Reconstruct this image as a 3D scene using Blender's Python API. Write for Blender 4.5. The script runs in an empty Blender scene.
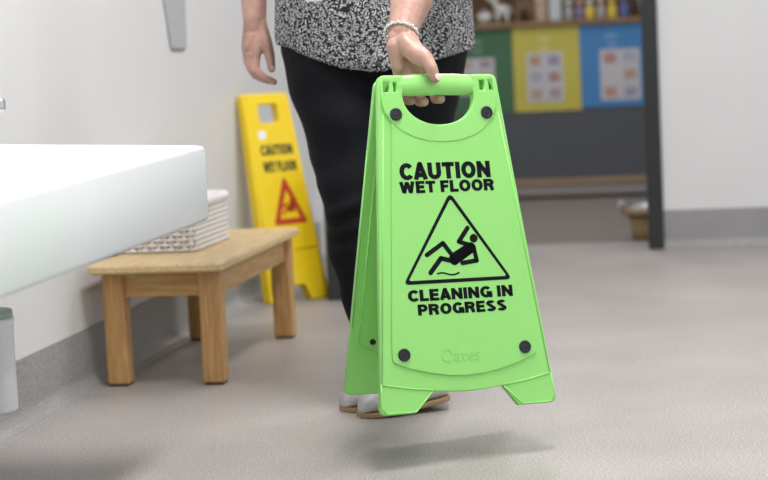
import bpy, bmesh, math, random
from mathutils import Vector, Matrix, noise
random.seed(7)
R = math.radians

# ------------------------------------------------------------------ camera
FPX = 2000.0
CAM_H = 0.773
yc = Vector((343, 206, -2000)).normalized()          # room depth axis in camera space
zc = Vector((-0.047, 1.0, 0.0)); zc.z = (yc.x*zc.x + yc.y)/-yc.z; zc.normalize()
xc = yc.cross(zc)
ROT = Matrix((xc, yc, zc))                           # world = ROT @ camera
CAM = Vector((0, 0, CAM_H))
cam_data = bpy.data.cameras.new('camera')
cam_data.sensor_width = 36.0
cam_data.lens = FPX/768*36.0
cam_data.dof.use_dof = True
cam_data.dof.focus_distance = 3.79
cam_data.dof.aperture_fstop = 3.9
cam_data.clip_start = 0.05
cam_ob = bpy.data.objects.new('camera', cam_data)
cam_ob.matrix_world = Matrix.Translation(CAM) @ ROT.to_4x4()
bpy.context.scene.collection.objects.link(cam_ob)
bpy.context.scene.camera = cam_ob

# ------------------------------------------------------------------ world and exposure
sc = bpy.context.scene
sc.view_settings.view_transform = 'Standard'
sc.view_settings.look = 'None'
sc.view_settings.gamma = 1.0
sc.view_settings.use_curve_mapping = False
sc.view_settings.exposure = 0.0
world = bpy.data.worlds.new('world'); sc.world = world
world.use_nodes = True
world.node_tree.nodes['Background'].inputs[0].default_value = (0.93, 0.97, 1.0, 1)
world.node_tree.nodes['Background'].inputs[1].default_value = 0.76
LAMP_W = 15.0                                        # watts of each ceiling panel

COL = sc.collection

def at(px, py, d):
    """room point seen at a frame position, d metres in front of the lens"""
    return CAM + ROT @ Vector(((px-384)/FPX, (240-py)/FPX, -1.0))*d

# ------------------------------------------------------------------ materials
def nt(m): return m.node_tree.nodes, m.node_tree.links

def mat(name, col, rough=0.5, spec=0.5, metal=0.0, var=0.0, vscale=8.0, bump=0.0, bscale=60.0,
        stretch=(1, 1, 1), coat=0.0, sss=0.0, trans=0.0):
    m = bpy.data.materials.new(name); m.use_nodes = True
    n, l = nt(m); b = n['Principled BSDF']
    c = (*col, 1)
    b.inputs['Base Color'].default_value = c
    b.inputs['Roughness'].default_value = rough
    b.inputs['Specular IOR Level'].default_value = spec
    b.inputs['Metallic'].default_value = metal
    b.inputs['Coat Weight'].default_value = coat
    b.inputs['Transmission Weight'].default_value = trans
    if sss:
        b.inputs['Subsurface Weight'].default_value = sss
        b.inputs['Subsurface Radius'].default_value = (0.012, 0.005, 0.003)
        b.inputs['Subsurface Scale'].default_value = 0.5
    tc = n.new('ShaderNodeTexCoord'); mp = n.new('ShaderNodeMapping')
    mp.inputs['Scale'].default_value = stretch
    l.new(tc.outputs['Object'], mp.inputs['Vector'])
    if var:
        t = n.new('ShaderNodeTexNoise'); t.inputs['Scale'].default_value = vscale
        t.inputs['Detail'].default_value = 5
        l.new(mp.outputs['Vector'], t.inputs['Vector'])
        r = n.new('ShaderNodeValToRGB')
        r.color_ramp.elements[0].position = 0.32; r.color_ramp.elements[1].position = 0.68
        r.color_ramp.elements[0].color = (*[max(0, x*(1-var)) for x in col], 1)
        r.color_ramp.elements[1].color = (*[min(1, x*(1+var)) for x in col], 1)
        l.new(t.outputs['Fac'], r.inputs['Fac']); l.new(r.outputs['Color'], b.inputs['Base Color'])
    if bump:
        t2 = n.new('ShaderNodeTexNoise'); t2.inputs['Scale'].default_value = bscale
        t2.inputs['Detail'].default_value = 4
        l.new(mp.outputs['Vector'], t2.inputs['Vector'])
        bp = n.new('ShaderNodeBump'); bp.inputs['Strength'].default_value = bump
        bp.inputs['Distance'].default_value = 0.004
        l.new(t2.outputs['Fac'], bp.inputs['Height']); l.new(bp.outputs['Normal'], b.inputs['Normal'])
    return m

def vinyl(name, c0, c1, c2):
    """speckled safety vinyl"""
    m = mat(name, c1, rough=0.42, spec=0.35, bump=0.12, bscale=320)
    n, l = nt(m); b = n['Principled BSDF']
    tc = n.new('ShaderNodeTexCoord')
    v = n.new('ShaderNodeTexNoise'); v.inputs['Scale'].default_value = 230; v.inputs['Detail'].default_value = 3
    w = n.new('ShaderNodeTexNoise'); w.inputs['Scale'].default_value = 2.6; w.inputs['Detail'].default_value = 4
    l.new(tc.outputs['Object'], v.inputs['Vector']); l.new(tc.outputs['Object'], w.inputs['Vector'])
    r = n.new('ShaderNodeValToRGB'); e = r.color_ramp.elements
    e[0].position = 0.36; e[0].color = (*c0, 1); e[1].position = 0.64; e[1].color = (*c2, 1)
    k = e.new(0.5); k.color = (*c1, 1)
    l.new(v.outputs['Fac'], r.inputs['Fac'])
    r2 = n.new('ShaderNodeValToRGB')
    r2.color_ramp.elements[0].position = 0.35; r2.color_ramp.elements[0].color = (0.86, 0.86, 0.86, 1)
    r2.color_ramp.elements[1].position = 0.65; r2.color_ramp.elements[1].color = (1, 1, 1, 1)
    l.new(w.outputs['Fac'], r2.inputs['Fac'])
    mx = n.new('ShaderNodeMix'); mx.data_type = 'RGBA'; mx.blend_type = 'MULTIPLY'
    mx.inputs['Factor'].default_value = 1.0
    l.new(r.outputs['Color'], mx.inputs['A']); l.new(r2.outputs['Color'], mx.inputs['B'])
    l.new(mx.outputs['Result'], b.inputs['Base Color'])
    return m

def wood(name, c0, c1, stretch, scale=9.0):
    m = mat(name, c1, rough=0.45, spec=0.3)
    n, l = nt(m); b = n['Principled BSDF']
    tc = n.new('ShaderNodeTexCoord'); mp = n.new('ShaderNodeMapping'); mp.inputs['Scale'].default_value = stretch
    l.new(tc.outputs['Object'], mp.inputs['Vector'])
    t = n.new('ShaderNodeTexNoise'); t.inputs['Scale'].default_value = scale; t.inputs['Detail'].default_value = 6
    t.inputs['Distortion'].default_value = 0.6
    l.new(mp.outputs['Vector'], t.inputs['Vector'])
    r = n.new('ShaderNodeValToRGB')
    r.color_ramp.elements[0].position = 0.35; r.color_ramp.elements[0].color = (*c0, 1)
    r.color_ramp.elements[1].position = 0.65; r.color_ramp.elements[1].color = (*c1, 1)
    l.new(t.outputs['Fac'], r.inputs['Fac']); l.new(r.outputs['Color'], b.inputs['Base Color'])
    return m

M_WALL = mat('wall_paint', (0.735, 0.735, 0.742), rough=0.45, spec=0.35, var=0.012, vscale=3, bump=0.02, bscale=90)
M_CEIL = mat('ceiling_paint', (0.80, 0.80, 0.79), rough=0.8)
M_FLOOR = vinyl('floor_vinyl', (0.275, 0.250, 0.238), (0.395, 0.364, 0.350), (0.53, 0.492, 0.476))
M_SKIRT = vinyl('skirting_vinyl', (0.27, 0.265, 0.27), (0.34, 0.335, 0.34), (0.44, 0.435, 0.435))
M_BROWN = mat('brown_floor', (0.21, 0.178, 0.160), rough=0.4, var=0.16, vscale=6, stretch=(1, 6, 1))
M_BLACK = mat('black_frame', (0.022, 0.023, 0.026), rough=0.4)
M_GREEN = mat('green_plastic', (0.315, 0.755, 0.195), rough=0.30, spec=0.5, var=0.02, vscale=5, bump=0.03, bscale=300, sss=0.0)
M_PRINT = mat('black_print', (0.005, 0.005, 0.010), rough=0.6, spec=0.15)
M_RIVET = mat('black_rivet', (0.014, 0.014, 0.02), rough=0.35)
M_YELLOW = mat('yellow_plastic', (0.92, 0.66, 0.012), rough=0.35, var=0.03, vscale=6)
M_RED = mat('red_print', (0.55, 0.05, 0.012), rough=0.5)
M_YPRINT = mat('worn_black_print', (0.05, 0.042, 0.012), rough=0.5)
M_CERAMIC = mat('white_ceramic', (0.84, 0.865, 0.89), rough=0.2, spec=0.4)
M_CHROME = mat('chrome', (0.75, 0.76, 0.78), rough=0.12, metal=1.0)
M_PVC = mat('white_pvc', (0.88, 0.90, 0.92), rough=0.3)
M_RING = mat('green_grey_ring', (0.32, 0.44, 0.36), rough=0.4)
M_PINE = wood('pine_along_y', (0.47, 0.27, 0.10), (0.62, 0.40, 0.18), (16, 1.2, 16))
M_PINE_X = wood('pine_along_x', (0.47, 0.26, 0.095), (0.60, 0.375, 0.16), (1.2, 16, 16))
M_PINE_Z = wood('pine_along_z', (0.45, 0.24, 0.085), (0.60, 0.36, 0.15), (16, 16, 1.2))
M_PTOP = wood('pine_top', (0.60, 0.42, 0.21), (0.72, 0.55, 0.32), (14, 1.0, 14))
M_WICKER = mat('white_wicker', (0.80, 0.785, 0.78), rough=0.6, var=0.06, vscale=60)
M_WICKIN = mat('wicker_inner', (0.58, 0.54, 0.52), rough=0.8)
M_SKIN = mat('skin', (0.52, 0.305, 0.245), rough=0.42, spec=0.4, var=0.16, vscale=30, bump=0.35, bscale=120, sss=0.04)
M_NAIL = mat('nail', (0.80, 0.60, 0.53), rough=0.18, coat=0.4)
M_TROUSER = mat('black_trouser', (0.0058, 0.0062, 0.009), rough=0.7, spec=0.15, bump=0.2, bscale=45, stretch=(1, 1, 2.5))
M_SHOE = mat('silver_leather', (0.56, 0.56, 0.58), rough=0.36, metal=0.4, var=0.06, vscale=40, bump=0.15, bscale=60)
M_SOLE = mat('tan_sole', (0.36, 0.23, 0.115), rough=0.6)
M_HAIR = mat('brown_hair', (0.055, 0.03, 0.016), rough=0.5, bump=0.3, bscale=60, stretch=(8, 8, 1))
M_EYE = mat('eye', (0.7, 0.68, 0.66), rough=0.1)
M_SILVER = mat('silver_bead', (0.72, 0.70, 0.66), rough=0.2, metal=0.9)
M_PEARL = mat('pearl_bead', (0.78, 0.76, 0.70), rough=0.25)

def blouse_mat():
    m = mat('speckled_blouse', (0.3, 0.3, 0.31), rough=0.8, spec=0.2)
    n, l = nt(m); b = n['Principled BSDF']
    tc = n.new('ShaderNodeTexCoord'); mp = n.new('ShaderNodeMapping')
    mp.inputs['Scale'].default_value = (1, 1, 1.2)
    d = n.new('ShaderNodeTexNoise'); d.inputs['Scale'].default_value = 14
    l.new(tc.outputs['Object'], d.inputs['Vector'])
    ad = n.new('ShaderNodeMix'); ad.data_type = 'RGBA'; ad.blend_type = 'LINEAR_LIGHT'
    ad.inputs['Factor'].default_value = 0.03
    l.new(tc.outputs['Object'], ad.inputs['A']); l.new(d.outputs['Color'], ad.inputs['B'])
    l.new(ad.outputs['Result'], mp.inputs['Vector'])
    v = n.new('ShaderNodeTexVoronoi'); v.inputs['Scale'].default_value = 220; v.feature = 'F1'
    v.inputs['Randomness'].default_value = 0.75
    l.new(mp.outputs['Vector'], v.inputs['Vector'])
    r = n.new('ShaderNodeValToRGB'); e = r.color_ramp.elements
    e[0].position = 0.32; e[0].color = (0.60, 0.60, 0.62, 1)
    e[1].position = 0.54; e[1].color = (0.02, 0.02, 0.024, 1)
    l.new(v.outputs['Distance'], r.inputs['Fac']); l.new(r.outputs['Color'], b.inputs['Base Color'])
    return m
M_BLOUSE = blouse_mat()

# ------------------------------------------------------------------ mesh helpers
def link(name, me, m, parent=None, smooth=False, loc=None):
    o = bpy.data.objects.new(name, me)
    if m is not None:
        me.materials.clear(); me.materials.append(m)
    if smooth:
        for p in me.polygons: p.use_smooth = True
    COL.objects.link(o)
    if parent: o.parent = parent
    if loc is not None: o.location = loc
    return o

def obj(name, bm, m, parent=None, smooth=False):
    me = bpy.data.meshes.new(name)
    bmesh.ops.recalc_face_normals(bm, faces=bm.faces)
    bm.to_mesh(me); bm.free()
    return link(name, me, m, parent, smooth)

def tag(o, label=None, cat=None, group=None, kind=None):
    if label: o['label'] = label
    if cat: o['category'] = cat
    if group: o['group'] = group
    if kind: o['kind'] = kind
    return o

def empty(name, loc=(0, 0, 0), rz=0.0):
    o = bpy.data.objects.new(name, None); COL.objects.link(o)
    o.location = loc; o.rotation_euler = (0, 0, rz); o.empty_display_size = 0.05
    return o

def box(bm, x0, x1, y0, y1, z0, z1, bev=0.0, mtx=None, seg=2):
    r = bmesh.ops.create_cube(bm, size=1.0)
    vs = r['verts']
    for v in vs:
        v.co = Vector((x0+(v.co.x+.5)*(x1-x0), y0+(v.co.y+.5)*(y1-y0), z0+(v.co.z+.5)*(z1-z0)))
    if bev:
        es = list({e for v in vs for e in v.link_edges})
        rb = bmesh.ops.bevel(bm, geom=es, offset=bev, segments=seg, affect='EDGES', profile=0.5)
        vs = list({v for f in rb['faces'] for v in f.verts} | {v for v in vs if v.is_valid})
    if mtx is not None:
        for v in vs: v.co = mtx @ v.co
    return vs

def bx(name, x0, x1, y0, y1, z0, z1, m, parent=None, bev=0.0, seg=2):
    bm = bmesh.new(); box(bm, x0, x1, y0, y1, z0, z1, bev, None, seg)
    return obj(name, bm, m, parent)

def loft(bm, rings, cap=True, closed=True):
    vr = [[bm.verts.new(p) for p in ring] for ring in rings]
    for a, b in zip(vr[:-1], vr[1:]):
        n = len(a)
        for i in range(n if closed else n-1):
            j = (i+1) % n
            bm.faces.new((a[i], a[j], b[j], b[i]))
    if cap:
        bm.faces.new(vr[0][::-1]); bm.faces.new(vr[-1])
    return vr

def tube(bm, pts, r, seg=8, cyclic=False):
    pts = [Vector(p) for p in pts]; n = len(pts); rings = []
    up = Vector((0.13, 0.21, 0.97)).normalized()
    for i, p in enumerate(pts):
        if cyclic: t = pts[(i+1) % n]-pts[i-1]
        else: t = pts[min(i+1, n-1)]-pts[max(i-1, 0)]
        t.normalize()
        a = t.cross(up)
        if a.length < 1e-4: a = t.cross(Vector((1, 0, 0)))
        a.normalize(); b = t.cross(a).normalized()
        rr = r[i] if isinstance(r, (list, tuple)) else r
        rings.append([p + (a*math.cos(2*math.pi*k/seg)+b*math.sin(2*math.pi*k/seg))*rr for k in range(seg)])
    if cyclic:
        rings.append(rings[0])
        loft(bm, rings, cap=False); bmesh.ops.remove_doubles(bm, verts=bm.verts, dist=1e-6)
    else: loft(bm, rings)

def lathe(bm, prof, c=(0, 0, 0), seg=28, mtx=None):
    rings = []
    for r, z in prof:
        ring = []
        for k in range(seg):
            a = 2*math.pi*k/seg
            p = Vector((max(r, 1e-4)*math.cos(a), max(r, 1e-4)*math.sin(a), z))
            if mtx is not None: p = mtx @ p
            ring.append(p + Vector(c))
        rings.append(ring)
    loft(bm, rings)

def ball(bm, c, r, seg=14, scale=(1, 1, 1), rot=None):
    rr = bmesh.ops.create_uvsphere(bm, u_segments=seg, v_segments=max(6, seg*2//3), radius=1.0)
    for v in rr['verts']:
        p = Vector((v.co.x*r*scale[0], v.co.y*r*scale[1], v.co.z*r*scale[2]))
        if rot is not None: p = rot @ p
        v.co = p + Vector(c)

def caps(bm, a, b, ra, rb, seg=14):
    """tapered capsule from a to b"""
    a = Vector(a); b = Vector(b); d = b-a
    ball(bm, a, ra, seg); ball(bm, b, rb, seg)
    if d.length < 1e-5: return
    t = d.normalized(); u = t.orthogonal().normalized(); w = t.cross(u)
    loft(bm, [[p + (u*math.cos(2*math.pi*k/seg)+w*math.sin(2*math.pi*k/seg))*r for k in range(seg)] for p, r in ((a, ra), (b, rb))])

def chain(bm, pts, rads, seg=14):
    for i in range(len(pts)-1): caps(bm, pts[i], pts[i+1], rads[i], rads[i+1], seg)

def bake(o):
    dg = bpy.context.evaluated_depsgraph_get()
    me = bpy.data.meshes.new_from_object(o.evaluated_get(dg))
    bpy.data.objects.remove(o)
    return me

def fuse(bm, voxel, smooth_it=4, factor=0.5):
    me = bpy.data.meshes.new('tmp'); bmesh.ops.recalc_face_normals(bm, faces=bm.faces); bm.to_mesh(me); bm.free()
    o = bpy.data.objects.new('tmp', me); COL.objects.link(o)
    md = o.modifiers.new('r', 'REMESH'); md.mode = 'VOXEL'; md.voxel_size = voxel; md.use_smooth_shade = True
    if smooth_it:
        ms = o.modifiers.new('s', 'SMOOTH'); ms.iterations = smooth_it; ms.factor = factor
    return bake(o)

def rounded(poly, rad, seg=5):
    """polygon with corners rounded; rad scalar or list"""
    out = []; n = len(poly)
    for i in range(n):
        p = Vector(poly[i]); a = Vector(poly[i-1])-p; b = Vector(poly[(i+1) % n])-p
        r = rad[i] if isinstance(rad, (list, tuple)) else rad
        if r <= 0: out.append(p); continue
        la, lb = a.length, b.length; a.normalize(); b.normalize()
        ang = a.angle(b); d = min(r/math.tan(ang/2), la*.48, lb*.48)
        p0 = p+a*d; p1 = p+b*d
        for k in range(seg+1):
            t = k/seg
            out.append((1-t)**2*p0 + 2*t*(1-t)*p + t*t*p1)
    return [(v.x, v.y) for v in out]

def flat(name, polys, y_front, th, m, parent, bev=0.0, flip=1, smooth=False):
    """2D outlines (u, v) with holes -> slab in the xz plane, front face at y = y_front, going back th"""
    cu = bpy.data.curves.new('c', 'CURVE'); cu.dimensions = '2D'; cu.fill_mode = 'BOTH'
    for pl in polys:
        s = cu.splines.new('POLY'); s.points.add(len(pl)-1); s.use_cyclic_u = True
        for q, (x, y) in zip(s.points, pl): q.co = (x, y, 0, 1)
    cu.extrude = max(th/2-bev, 1e-5); cu.bevel_depth = bev; cu.bevel_resolution = 2; cu.offset = -bev
    o = bpy.data.objects.new('c', cu); COL.objects.link(o)
    me = bake(o); bpy.data.curves.remove(cu)
    for v in me.vertices:
        x, y, z = v.co
        v.co = (x, (y_front + th/2 - z)*flip, y)
    bm = bmesh.new(); bm.from_mesh(me); bmesh.ops.remove_doubles(bm, verts=bm.verts, dist=1e-6)
    bpy.data.meshes.remove(me)
    return obj(name, bm, m, parent)

def arc(cx, cy, rx, ry, a0, a1, n=10):
    return [(cx+rx*math.cos(R(a0+(a1-a0)*k/n)), cy+ry*math.sin(R(a0+(a1-a0)*k/n))) for k in range(n+1)]
SW = 0.262            # stroke width over cap height
_h = SW/2
def glyph(ch):
    """(advance, [(closed, points)]) of a heavy grotesque capital with cap height 1"""
    t, b_, mid = 1-_h, _h, .5
    if ch == 'I': return SW, [(0, [(_h, 0), (_h, 1)])]
    if ch == 'O': return .84, [(1, arc(.42, .5, .42-_h, .5-_h+.01, 0, 360, 28)[:-1])]
    if ch == 'C': return .75, [(0, arc(.42, .5, .42-_h, .5-_h+.01, 38, 322, 24))]
    if ch == 'G': return .84, [(0, arc(.42, .5, .42-_h, .5-_h+.01, 40, 350, 24)), (0, [(.45, .42), (.84, .42)]), (0, [(.84-_h*.8, 0), (.84-_h*.8, .42)])]
    if ch == 'U': return .76, [(0, [(_h, 1), (_h, .38)] + arc(.38, .38, .38-_h, .38-_h+.01, 180, 360, 14) + [(.76-_h, .38), (.76-_h, 1)])]
    if ch == 'T': return .70, [(0, [(0, t), (.70, t)]), (0, [(.35, 0), (.35, 1)])]
    if ch == 'L': return .62, [(0, [(_h, 1), (_h, 0)]), (0, [(0, b_*.9), (.62, b_*.9)])]
    if ch == 'E': return .66, [(0, [(_h, 1), (_h, 0)]), (0, [(0, b_*.85), (.66, b_*.85)]), (0, [(0, t+.02), (.65, t+.02)]), (0, [(0, .51), (.61, .51)])]
    if ch == 'F': return .62, [(0, [(_h, 1), (_h, 0)]), (0, [(0, t+.01), (.62, t+.01)]), (0, [(0, .50), (.56, .50)])]
    if ch == 'N': return .78, [(0, [(_h, 0), (_h, 1)]), (0, [(.78-_h, 0), (.78-_h, 1)]), (0, [(_h, 1-.10), (.78-_h, .10)])]
    if ch == 'A': return .84, [(0, [(_h*1.05, 0), (.42, 1-.02)]), (0, [(.84-_h*1.05, 0), (.42, 1-.02)]), (0, [(.24, .27), (.60, .27)]), (0, [(.32, 1-_h*.6), (.52, 1-_h*.6)])]
    if ch == 'W': return 1.12, [(0, [(_h, 1), (.32, .02)]), (0, [(.32, .02), (.56, .96)]), (0, [(.56, .96), (.80, .02)]), (0, [(.80, .02), (1.12-_h, 1)])]
    if ch == 'P': return .72, [(0, [(_h, 1), (_h, 0)]), (0, [(0, t), (.42, t)] + arc(.42, .66, .30-_h, .34-_h, 90, -90, 12) + [(0, .32+_h)])]
    if ch == 'R': return .78, [(0, [(_h, 1), (_h, 0)]), (0, [(0, t), (.44, t)] + arc(.44, .69, .32-_h, .31-_h, 90, -90, 12) + [(0, .38+_h)]), (0, [(.44, .45), (.58, .30), (.62, 0)])]
    if ch == 'S': return .74, [(0, arc(.37, .735, .34-_h, .275-_h, 20, 235, 14) + [(.37, .52)] + arc(.37, .265, .36-_h, .275-_h, 62, -165, 14))]
    return .30, []

def stroke(bm, pts, w, closed, y0, th):
    P = [Vector(p) for p in pts]; n = len(P); Lf, Rt = [], []
    for i in range(n):
        if closed: d0 = (P[i]-P[i-1]).normalized(); d1 = (P[(i+1) % n]-P[i]).normalized()
        else:
            d0 = (P[i]-P[max(i-1, 0)]); d1 = (P[min(i+1, n-1)]-P[i])
            d0 = d0.normalized() if d0.length > 1e-9 else d1.normalized()
            d1 = d1.normalized() if d1.length > 1e-9 else d0
        m = (Vector((-d0.y, d0.x))+Vector((-d1.y, d1.x)))
        m = m.normalized() if m.length > 1e-6 else Vector((-d0.y, d0.x))
        k = w/2/max(.55, m.dot(Vector((-d0.y, d0.x))))
        Lf.append(P[i]+m*k); Rt.append(P[i]-m*k)
    lay = [[[bm.verts.new((q.x, y, q.y)) for q in side] for side in (Lf, Rt)] for y in (y0, y0+th)]
    for i in range(n if closed else n-1):
        j = (i+1) % n
        (fl, fr), (bl, br_) = lay
        bm.faces.new((fl[i], fl[j], fr[j], fr[i])); bm.faces.new((bl[i], br_[i], br_[j], bl[j]))
        bm.faces.new((fl[i], bl[i], bl[j], fl[j])); bm.faces.new((fr[i], fr[j], br_[j], br_[i]))
    if not closed:
        for i in (0, n-1):
            bm.faces.new((lay[0][0][i], lay[0][1][i], lay[1][1][i], lay[1][0][i]))

def lettering(name, text, rect, y_front, th, m, parent, gap=.07):
    """heavy capitals stretched into rect (u0, u1, v0, v1)"""
    items = []; x = 0.0
    for ch in text:
        adv, paths = glyph(ch)
        if ch == 'A': x -= .05; adv -= .06
        for c, pts in paths: items.append((c, [(x+px_, py_) for px_, py_ in pts]))
        x += adv + (gap if ch != ' ' else 0)
    x -= gap
    sx = (rect[1]-rect[0])/x; sy = rect[3]-rect[2]
    bm = bmesh.new()
    for c, pts in items: stroke(bm, pts, SW, c, 0, 1)
    for v in bm.verts:
        v.co = (rect[0]+v.co.x*sx, y_front+v.co.y*th, rect[2]+v.co.z*sy)
    return obj(name, bm, m, parent)

def script_text(name, text, rect, y_front, th, m, parent, bold=0.01):
    cu = bpy.data.curves.new('t', 'FONT'); cu.body = text; cu.size = 1.0; cu.offset = bold; cu.resolution_u = 5; cu.extrude = 0.05
    o = bpy.data.objects.new('t', cu); COL.objects.link(o)
    me = bake(o); bpy.data.curves.remove(cu)
    xs = [v.co.x for v in me.vertices]; ys = [v.co.y for v in me.vertices]
    x0, x1, y0, y1 = min(xs), max(xs), min(ys), max(ys)
    for v in me.vertices:
        x, y, z = v.co
        v.co = (rect[0]+(x-x0)/(x1-x0)*(rect[1]-rect[0]), y_front + (0.05-z)/0.1*th, rect[2]+(y-y0)/(y1-y0)*(rect[3]-rect[2]))
    return link(name, me, m, parent)

# ------------------------------------------------------------------ the setting
WX = -1.537           # left wall
BY = 7.37             # wall with the doorway
DX0, DX1 = -1.262, -0.30   # doorway clear opening
FX1, FY0 = 3.6, -2.2
CEIL = 2.7

o = bx('floor', WX-.1, FX1, FY0, 7.66, -0.06, 0.0, M_FLOOR); tag(o, 'speckled beige grey vinyl floor of the washroom', kind='structure')
o = bx('floor_next_room', -3.2, 2.4, 7.66, 12.2, -0.06, -0.002, M_BROWN); tag(o, 'brown floor beyond the doorway', kind='structure')
o = bx('wall_left', WX-.1, WX, FY0, BY, 0, CEIL, M_WALL); tag(o, 'plain pale wall behind the basin', kind='structure')
bm = bmesh.new()
box(bm, DX1+.049, FX1, BY, BY+.12, 0, CEIL)
box(bm, WX-.1, DX0-.049, BY, BY+.12, 0, CEIL)
box(bm, DX0-.049, DX1+.049, BY, BY+.12, 2.12, CEIL)
o = obj('wall_back', bm, M_WALL); tag(o, 'plain pale wall with the doorway', kind='structure')
o = bx('wall_next_room', -3.2, 2.4, 12.1, 12.2, 0, CEIL, M_WALL); tag(o, 'far wall of the next room', kind='structure')
o = bx('ceiling', WX-.1, FX1, FY0, BY+.12, CEIL, CEIL+.08, M_CEIL); tag(o, 'white ceiling', kind='structure')
o = bx('ceiling_next_room', -3.2, 2.4, BY+.12, 12.2, CEIL, CEIL+.08, M_CEIL); tag(o, 'white ceiling of the next room', kind='structure')

def skirt(name, path_fn, L0, L1, label):
    prof = [(0, .142), (.004, .142), (.005, .05)]
    for k in range(7):
        a = math.pi/2*k/6
        prof.append((.005+.035*(1-math.cos(a)), .037-.035*math.sin(a)))
    prof += [(.045, .0), (0, 0)]
    bm = bmesh.new()
    n = 24
    rings = [[path_fn(L0+(L1-L0)*i/n, d, z) for d, z in prof] for i in range(n+1)]
    loft(bm, rings)
    o = obj(name, bm, M_SKIRT); tag(o, label, kind='structure'); return o
skirt('baseboard_left', lambda s, d, z: Vector((WX+d, s, z)), FY0, BY, 'coved grey vinyl skirting along the left wall')
skirt('baseboard_back', lambda s, d, z: Vector((s, BY-d, z)), DX1+.052, FX1, 'coved grey vinyl skirting right of the doorway')

# door frame and open leaf
fr = empty('trim_1', ((DX0+DX1)/2, BY, 0)); tag(fr, 'black metal door frame around the opening to the next room', kind='structure')
def rel(o, p):
    o.parent = p; o.matrix_parent_inverse = Matrix.Translation(-Vector(p.location)); return o
rel(bx('jamb', DX1-.006, DX1+.052, BY-.02, BY+.14, 0.001, 2.12, M_BLACK, None, .004), fr)
rel(bx('jamb', DX0-.05, DX0, BY-.02, BY+.14, 0.001, 2.12, M_BLACK, None, .004), fr)
rel(bx('head', DX0-.05, DX1+.05, BY-.02, BY+.14, 2.07, 2.121, M_BLACK, None, .004), fr)
# ceiling light panels
def ceiling_panel(x, y, w, l, watts, label):
    t = empty('ceiling_light', (x, y, CEIL)); tag(t, label, 'ceiling light', 'ceiling light panels')
    bm = bmesh.new()
    box(bm, -w/2-.03, w/2+.03, -l/2-.03, -l/2, -.05, 0); box(bm, -w/2-.03, w/2+.03, l/2, l/2+.03, -.05, 0)
    box(bm, -w/2-.03, -w/2, -l/2, l/2, -.05, 0); box(bm, w/2, w/2+.03, -l/2, l/2, -.05, 0)
    obj('frame', bm, M_PVC, t)
    d = bpy.data.materials.get('lamp_diffuser')
    if d is None:
        d = mat('lamp_diffuser', (0.9, 0.9, 0.9)); b = d.node_tree.nodes['Principled BSDF']
        b.inputs['Emission Color'].default_value = (1, 0.985, 0.96, 1); b.inputs['Emission Strength'].default_value = 2.0
    bm = bmesh.new(); box(bm, -w/2, w/2, -l/2, l/2, -.03, -.01); obj('diffuser', bm, d, t)
    L = bpy.data.lights.new('ceiling_lamp', 'AREA'); L.shape = 'RECTANGLE'; L.size = w; L.size_y = l
    L.energy = watts; L.color = (1.0, 0.99, 0.975)
    lo = bpy.data.objects.new('lamp', L); COL.objects.link(lo); lo.parent = t; lo.location = (0, 0, -.034)
    return t
ceiling_panel(-0.35, 3.75, .30, 1.2, LAMP_W*3.6, 'white ceiling light panel above the green sign')
ceiling_panel(-0.35, 6.1, .30, 1.2, LAMP_W, 'white ceiling light panel nearest the doorway')
ceiling_panel(-0.35, 1.3, .30, 1.2, LAMP_W, 'white ceiling light panel nearest the basin taps')
ceiling_panel(1.7, 3.75, .30, 1.2, LAMP_W*1.35, 'white ceiling light panel on the right, level with the green sign')
ceiling_panel(1.7, 6.1, .30, 1.2, LAMP_W*.8, 'white ceiling light panel on the right near the back wall')
ceiling_panel(1.7, 1.3, .30, 1.2, LAMP_W*1.35, 'white ceiling light panel on the right, furthest from the doorway')
ceiling_panel(-0.8, 9.1, .30, 1.2, LAMP_W*1.7, 'white ceiling light panel in the next room')

# ------------------------------------------------------------------ green caution sign
SIGN_T = Vector((-0.5483, 3.8022, 0.7219))
SIGN_R = (Matrix.Rotation(0.5453, 3, 'Z') @ Matrix.Rotation(0.0345, 3, 'Y') @ Matrix.Rotation(-0.2176, 3, 'X'))
mm = 0.001
def S(pts): return [(x*mm, y*mm) for x, y in pts]
def mir(pts): return pts + [(-x, y) for x, y in pts[::-1]]

def d_hole(hw, top, bot, n=18):
    pts = []
    for k in range(n+1):
        a = math.pi*k/n
        pts.append((hw*math.cos(a)-4, top-6-(top-6-bot)*math.sin(a)**0.9))
    pts += [(-hw-2, top-2), (-hw+3, top), (hw-11, top), (hw-6, top-2)]
    return pts
HOLE = d_hole(72, -41, -98)
NOTCH = [(66, 0), (68, -30)] + [(74*math.cos(math.pi*k/20)-4, -38-60*math.sin(math.pi*k/20)**.9) for k in range(21)] + [(-76, -30), (-74, 0)]
def slot(u0, u1, v0, v1): return [(u0, v0), (u1, v0), (u1, v1), (u0, v1)]
SLOTS = [slot(-114, -104, -33, -15), slot(-94.5, -88.5, -33, -15), slot(84, 94, -32, -13), slot(104, 110, -32, -13)]
PLATE = rounded([(-123, 0), (-181, -641), (-111, -641), (-72, -602), (-36, -605.5), (0, -607), (36, -605.5), (72, -602), (101, -641), (181, -641), (122, 0)] + NOTCH,
                [16, 14, 3, 3, 0, 0, 0, 3, 3, 14, 16] + [0]*len(NOTCH))
COLLAR_ARC = [(-121.5, -56), (-118, -70), (-106, -91), (-86, -110), (-60, -123), (-32, -130.5), (0, -133), (32, -130.5), (60, -123), (84, -110), (103, -91), (114, -70), (117.5, -56)]
COLLAR = [(-117.5, -3)] + COLLAR_ARC + [(114.5, -3)] + [(x, min(y, -3)) for x, y in NOTCH]
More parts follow.
